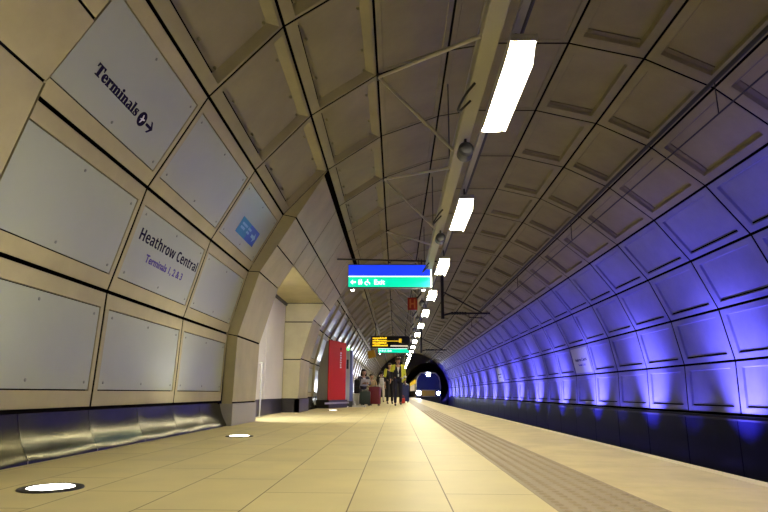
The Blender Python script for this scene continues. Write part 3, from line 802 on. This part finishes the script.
# open hi-vis jacket: two front panels, back and sleeves
mb = MB()
for s in (-1, 1):
    top = g['sh'][s]; e, w = g['J'][s]
    if s > 0: mb.prism([Vector((.125, -.140, pel.z - .10)), Vector((.190, -.085, pel.z - .10)), Vector((.20, -.075, pel.z + .30)), Vector((.205, -.06, top.z + .02)), Vector((.10, -.09, top.z + .055)), Vector((.115, -.140, pel.z + .34))], (0, .035, 0))
    else: mb.prism([Vector((-.20, -.10, ch.z - .02)), Vector((-.205, -.06, top.z + .02)), Vector((-.10, -.09, top.z + .055)), Vector((-.125, -.13, ch.z - .02))], (0, .035, 0))
    if s > 0: mb.tube([top + Vector((0, 0, .01)), e, w - (w - e) * .12], [.082, .066, .054], 14)
    else: mb.tube([top + Vector((0, 0, .01)), top.lerp(e, .75)], [.082, .070], 14)
mb.tube([pel + Vector((0, .075, -.12)), pel + Vector((0, .075, .15)), ch + Vector((0, .07, .05)), g['nk'] + Vector((0, .03, -.05))], [.12, .115, .125, .06], 16)
mb.build('hi_vis_jacket', M['hivis'], off, smooth=True)
for s in (-1, 1):
    if s > 0: mb = MB(); mb.box(.12, .195, -.146, -.07, pel.z + .02, pel.z + .07); mb.build('reflective_tape', M['silver'], off)
    if s < 0: continue
    e, w = g['J'][s]; mb = MB(); mb.tube([e.lerp(w, .3), e.lerp(w, .5)], [.066, .062], 14); mb.build('reflective_tape', M['silver'], off)
mb = MB(); mb.prism([Vector((-.045, -.150, ch.z + .09)), Vector((.045, -.150, ch.z + .09)), Vector((0, -.168, ch.z - .13))], (0, .03, 0)); mb.build('shirt_front', M['shirt'], off)
mb = MB(); mb.box(-.022, .022, -.185, -.175, pel.z + .10, pel.z + .19); mb.tube([(-.03, -.16, ch.z + .09), (0, -.18, pel.z + .19), (.03, -.16, ch.z + .09)], .004, 5); mb.build('name_badge', M['shirt'], off)

off2, g = person((-.27, 25.6, 0), math.radians(15), 'person in dark clothes with yellow shoulder panel, half hidden behind the officer', 1.72, jacket='black', trousers='black', hair='short')
mb = MB()
for s in (-1,): mb.tube([g['sh'][s] + Vector((.03, 0, .04)), g['sh'][s] + Vector((-.01, 0, -.02)), g['J'][s][0]], [.07, .082, .06], 12)
mb.build('yellow_sleeve', M['hivis'], off2, smooth=True)

bp, g = person((-.73, 29.5, 0), PI - .1, 'person with pale backpack and white trousers walking away', 1.52, jacket='black', trousers='trwhite', legs=walk, hair='short')
mb = MB(); mb.box(-.17, .06, .11, .30, g['pel'].z + .0, g['ch'].z + .06, bev=.05); pk = mb.build('backpack', M['bagwhite'], bp, smooth=True)
mb = MB(); mb.box(-.14, .02, .29, .34, g['pel'].z + .05, g['pel'].z + .22, bev=.02); mb.build('pocket', M['bagwhite'], pk)
mb = MB()
for s in (-1, 1): mb.tube([(s * .10, .14, g['ch'].z + .12), (s * .10, .0, g['ch'].z + .19), (s * .10, -.12, g['ch'].z + .05), (s * .12, .0, g['pel'].z + .06), (s * .1, .13, g['pel'].z + .06)], .016, 6)
mb.build('strap', M['bagwhite'], pk)

# seated woman reading
wm, g = person((-1.22, 22.2, 0), math.radians(18), 'seated person with long dark hair reading a white paper beside the suitcases', 1.72, sit=True, jacket='denim', trousers='denim', hair='long',
       arms={-1: ((-.03, -.06, -.15), (.05, -.17, -.14)), 1: ((.03, -.06, -.15), (-.05, -.17, -.14))}, lean=.02)
mb = MB(); mb.prism([Vector((-.055, -.135, g['ch'].z + .12)), Vector((.055, -.135, g['ch'].z + .12)), Vector((.02, -.15, g['ch'].z - .1)), Vector((-.02, -.15, g['ch'].z - .1))], (0, .02, 0)); mb.build('shirt_front', M['shirt'], wm)
pp = thing('paper', (-1.13, 21.86, .80), 'open white paper held by the seated person with long hair', 'paper', rot=(math.radians(-55), 0, math.radians(18)))
mb = MB()
for s in (-1, 1): mb.prism([Vector((0, -.15, 0)), Vector((s * .17, -.15, .03)), Vector((s * .17, .15, .03)), Vector((0, .15, 0))], (0, 0, .004))
mb.build('page', M['shirt'], pp)
# bench
bn = thing('bench', (-1.45, 22.15, 0), 'low metal bench by the left wall under the two seated people', 'bench')
mb = MB(); mb.box(-.22, .55, -.15, 4.5, .38, .43, bev=.012); mb.build('seat', M['steel'], bn)
for y in (-.1, 1.4, 2.8, 4.1):
    mb = MB(); mb.box(-.1, -.04, y, y + .06, 0, .38); mb.box(.40, .46, y, y + .06, 0, .38); mb.build('leg', M['dark'], bn)
# second seated person
sp2, g = person((-1.08, 26.2, 0), math.radians(25), 'seated person in tan jacket behind the maroon suitcase', 1.66, sit=True, jacket='tan', trousers='denim', hair='short',
       arms={-1: ((-.03, -.05, -.16), (.02, -.17, -.19)), 1: ((.03, -.05, -.16), (-.02, -.17, -.19))})

# luggage
def suitcase(loc, w, d, h, m, label, rz=0.0, handle=.25):
    t = thing('suitcase', loc, label, 'suitcase', 'luggage on the platform', (0, 0, rz))
    mb = MB(); mb.box(-w / 2, w / 2, -d / 2, d / 2, .06, h, bev=.035); sh_ = mb.build('shell', m, t, smooth=True)
    mb = MB()
    for k in range(4): x = -w / 2 + w * (k + 1) / 5; mb.box(x - .008, x + .008, -d / 2 - .006, -d / 2 + .01, .12, h - .06)
    mb.build('rib', m, sh_)
    for sx in (-1, 1):
        for sy in (-1, 1):
            mb = MB(); mb.lathe([(.03, -.012), (.03, .012)], (sx * (w / 2 - .05), sy * (d / 2 - .05), .03), 14, 'X'); mb.box(sx * (w / 2 - .05) - .02, sx * (w / 2 - .05) + .02, sy * (d / 2 - .05) - .015, sy * (d / 2 - .05) + .015, .045, .07); mb.build('wheel', M['dark'], t)
    mb = MB(); a = w * .28; mb.tube([(-a, d / 2 - .05, h - .02), (-a, d / 2 - .05, h + handle), (a, d / 2 - .05, h + handle), (a, d / 2 - .05, h - .02)], .011, 8); mb.build('handle', M['steel'], t)
    return t
suitcase((-1.08, 20.9, 0), .36, .24, .50, M['caseg'], 'dark green suitcase standing in front of the seated person', .12, .04)
suitcase((-.76, 21.3, 0), .40, .28, .66, M['caser'], 'maroon suitcase, tallest beside the dark green one', -.2, .03)
suitcase((.44, 28.2, 0), .32, .26, .84, M['caseb'], 'tall dark blue suitcase behind the officer', .1, .04)
t = thing('shoulder_bag', (.27, 26.9, 0), 'small red bag on the floor just behind the officer', 'bag')
mb = MB(); mb.box(-.13, .13, -.07, .07, 0, .22, bev=.03); mb.build('pouch', M['redbag'], t, smooth=True)
mb = MB(); mb.tube([(-.1, 0, .2), (-.07, 0, .32), (.07, 0, .32), (.1, 0, .2)], .01, 8); mb.build('strap', M['redbag'], t, smooth=True)
# pale box with black rucksack by the seated woman
t = thing('equipment_box', (-1.45, 21.55, 0), 'pale grey box on the floor left of the seated person', 'box')
mb = MB(); mb.box(-.12, .12, -.15, .15, .02, .42, bev=.015); bx = mb.build('body', M['bagwhite'], t)
mb = MB(); mb.box(-.125, .125, -.155, .155, .36, .385); mb.build('lid_band', M['steel'], t)
t = thing('rucksack', (-1.42, 21.58, .42), 'black rucksack standing on the pale grey box', 'bag')
mb = MB(); mb.box(-.10, .10, -.10, .10, 0, .50, bev=.05); mb.build('sack', M['black'], t, smooth=True)
mb = MB(); mb.box(-.075, .075, -.14, -.09, .06, .26, bev=.02); mb.build('pocket', M['black'], t, smooth=True)
mb = MB(); mb.tube([(-.03, 0, .49), (-.03, 0, .53), (.03, 0, .53), (.03, 0, .49)], .008, 6); mb.build('loop', M['black'], t)

# ------------------------------------------------------------------ train
t = thing('train', (3.3, 61.0, -.95), 'dark blue train with three bright lamps coming out of the running tunnel', 'train')
sec = [(-1.20, .45), (-1.32, .9), (-1.34, 2.2), (-1.22, 3.0), (-.85, 3.45), (0, 3.60), (.85, 3.45), (1.22, 3.0), (1.34, 2.2), (1.32, .9), (1.20, .45)]
mb = MB()
L0 = [mb.bm.verts.new((x * .94, 0.0 + .45 * max(0, (z - 1.5) / 2.1), z)) for x, z in sec]; L1 = [mb.bm.verts.new((x, .9, z)) for x, z in sec]; L2 = [mb.bm.verts.new((x, 23, z)) for x, z in sec]
for A, B in ((L0, L1), (L1, L2)):
    for i in range(len(sec)): mb.bm.faces.new((A[i], A[(i + 1) % len(sec)], B[(i + 1) % len(sec)], B[i]))
bmesh.ops.triangle_fill(mb.bm, use_beauty=True, edges=[mb.bm.edges.get((L0[i], L0[(i + 1) % len(sec)])) for i in range(len(sec))])
mb.build('body', M['tgrey'], t)
def fy(z): return .45 * max(0, (z - 1.5) / 2.1)
mb = MB()
mb.prism([Vector((x, fy(z) - .03, z)) for x, z in ((-1.20, 1.72), (1.20, 1.72), (1.17, 2.6), (1.0, 3.05), (.7, 3.36), (-.7, 3.36), (-1.0, 3.05), (-1.17, 2.6))], (0, .05, 0)); mb.build('windscreen', M['tblue'], t)
mb = MB(); mb.box(-.66, .66, -.04, .01, 1.10, 1.66, bev=.01); mb.build('warning_panel', M['twarn'], t)
mb = MB(); mb.box(-1.2, 1.2, -.05, .3, .25, 1.05, bev=.03); mb.build('bumper', M['tdark'], t)
mb = MB(); mb.tube([(0, -.05, .65), (0, -.45, .65)], .12, 12); mb.box(-.2, .2, -.6, -.42, .5, .8, bev=.03); mb.build('coupler', M['tdark'], t)
for s in (-1, 1):
    mb = MB(); mb.box(s * .98 - .28, s * .98 + .28, -.045, .02, 1.08, 1.70, bev=.02); hs = mb.build('lamp_cluster', M['tblue'], t)
    mb = MB(); mb.lathe([(.24 if s < 0 else .17, .0), (.15, .03)], (s * 1.0, -.045, 1.40), 20, 'Y'); mb.build('headlight', M['head'], hs)
mb = MB(); mb.lathe([(.22, .0), (.16, .04)], (.02, fy(3.25) - .03, 3.22), 20, 'Y'); mb.build('marker_light', M['head'], t)
mb = MB(); mb.box(-1.375, -1.33, .5, 22, 2.35, 2.75); mb.build('yellow_band', M['tyel'], t)
mb = MB()
for k in range(9): mb.box(-1.37, -1.33, 2.5 + k * 2.2, 4.0 + k * 2.2, 1.65, 2.3)
mb.build('side_window', M['twin'], t)
mb = MB()
for y in (2.5, 5.0, 16, 18.5):
    for s in (-.72, .72): mb.lathe([(.42, -.06), (.42, .06)], (s, y, .42 - .02 + .18), 20, 'X')
mb.build('wheelset', M['tdark'], t)

# ------------------------------------------------------------------ light
def light(name, kind, loc, energy, col, target=None, size=None, angle=None, blend=1.0):
    d = bpy.data.lights.new(name, kind); d.energy = energy; d.color = col
    o = bpy.data.objects.new(name, d); COL.objects.link(o); o.location = loc
    if kind == 'SPOT': d.spot_size = math.radians(angle); d.spot_blend = blend; d.shadow_soft_size = size or .05
    elif kind == 'POINT': d.shadow_soft_size = size or .1
    elif kind == 'AREA': d.size = size or .3
    if target is not None: o.rotation_euler = (Vector(target) - Vector(loc)).to_track_quat('-Z', 'Y').to_euler()
    return o
# blue uplighters down beside the track, weaker ones between added to even the blue
BL = None
BORD = ORD + ['thirty-first', 'thirty-second', 'thirty-third', 'thirty-fourth', 'thirty-fifth', 'thirty-sixth']
for q in range(-4, 32):
    y = 9.55 + RING * q
    if BL is None:
        BL = b = bpy.data.objects.new('track_uplighter', None); COL.objects.link(b)
        mb = MB(); mb.box(-.14, .14, -.2, .2, -.1, .05, bev=.02); mb.build('housing', M['dark'], b)
        mb = MB(); mb.box(-.11, .11, -.17, .17, .05, .056); mb.build('lens', M['blueglass'], b)
    else: b = copy_tree(BL)
    b.location = (4.85, y, -.85)
    tag(b, 'blue uplighter at the foot of the far wall, %s along the track' % BORD[q + 4], 'uplighter', 'blue uplighters beside the track')
    light('blue_spot', 'SPOT', (4.85, y, -.76), (1000 if q % 2 == 0 else 280), (.105, .085, 1.0), (4.85 + .34 * 2, y + .1, 1.24), .08, 74, .85)
    if q % 2 == 0: light('blue_beam', 'SPOT', (4.35, y + .05, -.74), 1400, (.19, .17, 1.0), (5.57, y + .15, .78), .06, 54, 1.0)
# floor uplights
for q, y in enumerate(UPY):
    far = y > 14
    light('uplight_spot', 'SPOT', (-1.615, y, .03), 24 if far else 62, (.95, .96, 1.0) if far else (1, .92, .76), (-2.05, y, 1.6), .08, 130, 1.0)
# lamp added to brighten the passage recess, unseen behind the near pillar
rl = thing('added_recess_light', (-2.42, 9.72, HZ - .002), 'unseen added downlight in the soffit of the passage recess behind the leaning pillar', 'ceiling light')
mb = MB(); mb.lathe([(.06, 0), (.065, -.008)], seg=20); mb.build('rim', M['steel'], rl)
mb = MB(); mb.lathe([(.05, -.008), (.045, -.011)], seg=20); mb.build('lens', M['downlens'], rl)
light('recess_lamp', 'SPOT', (-2.42, 9.72, HZ - .03), 450, (1, .97, .92), (-2.2, 11.6, .2), .05, 150, 1.0)
# train headlamps
light('headlamp_beam', 'SPOT', (2.28, 60.8, .46), 2600, (.85, .92, 1.0), (.9, 47, -.2), .15, 22, 1.0)
light('headlamp_beam', 'SPOT', (4.28, 60.8, .46), 200, (.85, .92, 1.0), (3.0, 45, -.8), .15, 22, 1.0)

w = bpy.data.worlds.new('world'); sc.world = w; w.use_nodes = True
w.node_tree.nodes['Background'].inputs[0].default_value = (.02, .02, .025, 1); w.node_tree.nodes['Background'].inputs[1].default_value = .3

# ------------------------------------------------------------------ camera
cd = bpy.data.cameras.new('camera'); cam = bpy.data.objects.new('camera', cd); COL.objects.link(cam)
cd.sensor_width = 36; cd.lens = 582.5 / 768 * 36; cd.clip_start = .05; cd.clip_end = 200
cam.matrix_world = Matrix(((.99978432, 0, .02076805, 0), (.02021666, -.2288994, -.97324013, 0), (.00475379, .97345008, -.22885003, .443), (0, 0, 0, 1)))
sc.camera = cam
sc.view_settings.view_transform = 'Standard'; sc.view_settings.look = 'None'
sc.view_settings.exposure = 0; sc.view_settings.gamma = 1
try: sc.cycles.use_denoising = True
except Exception: pass
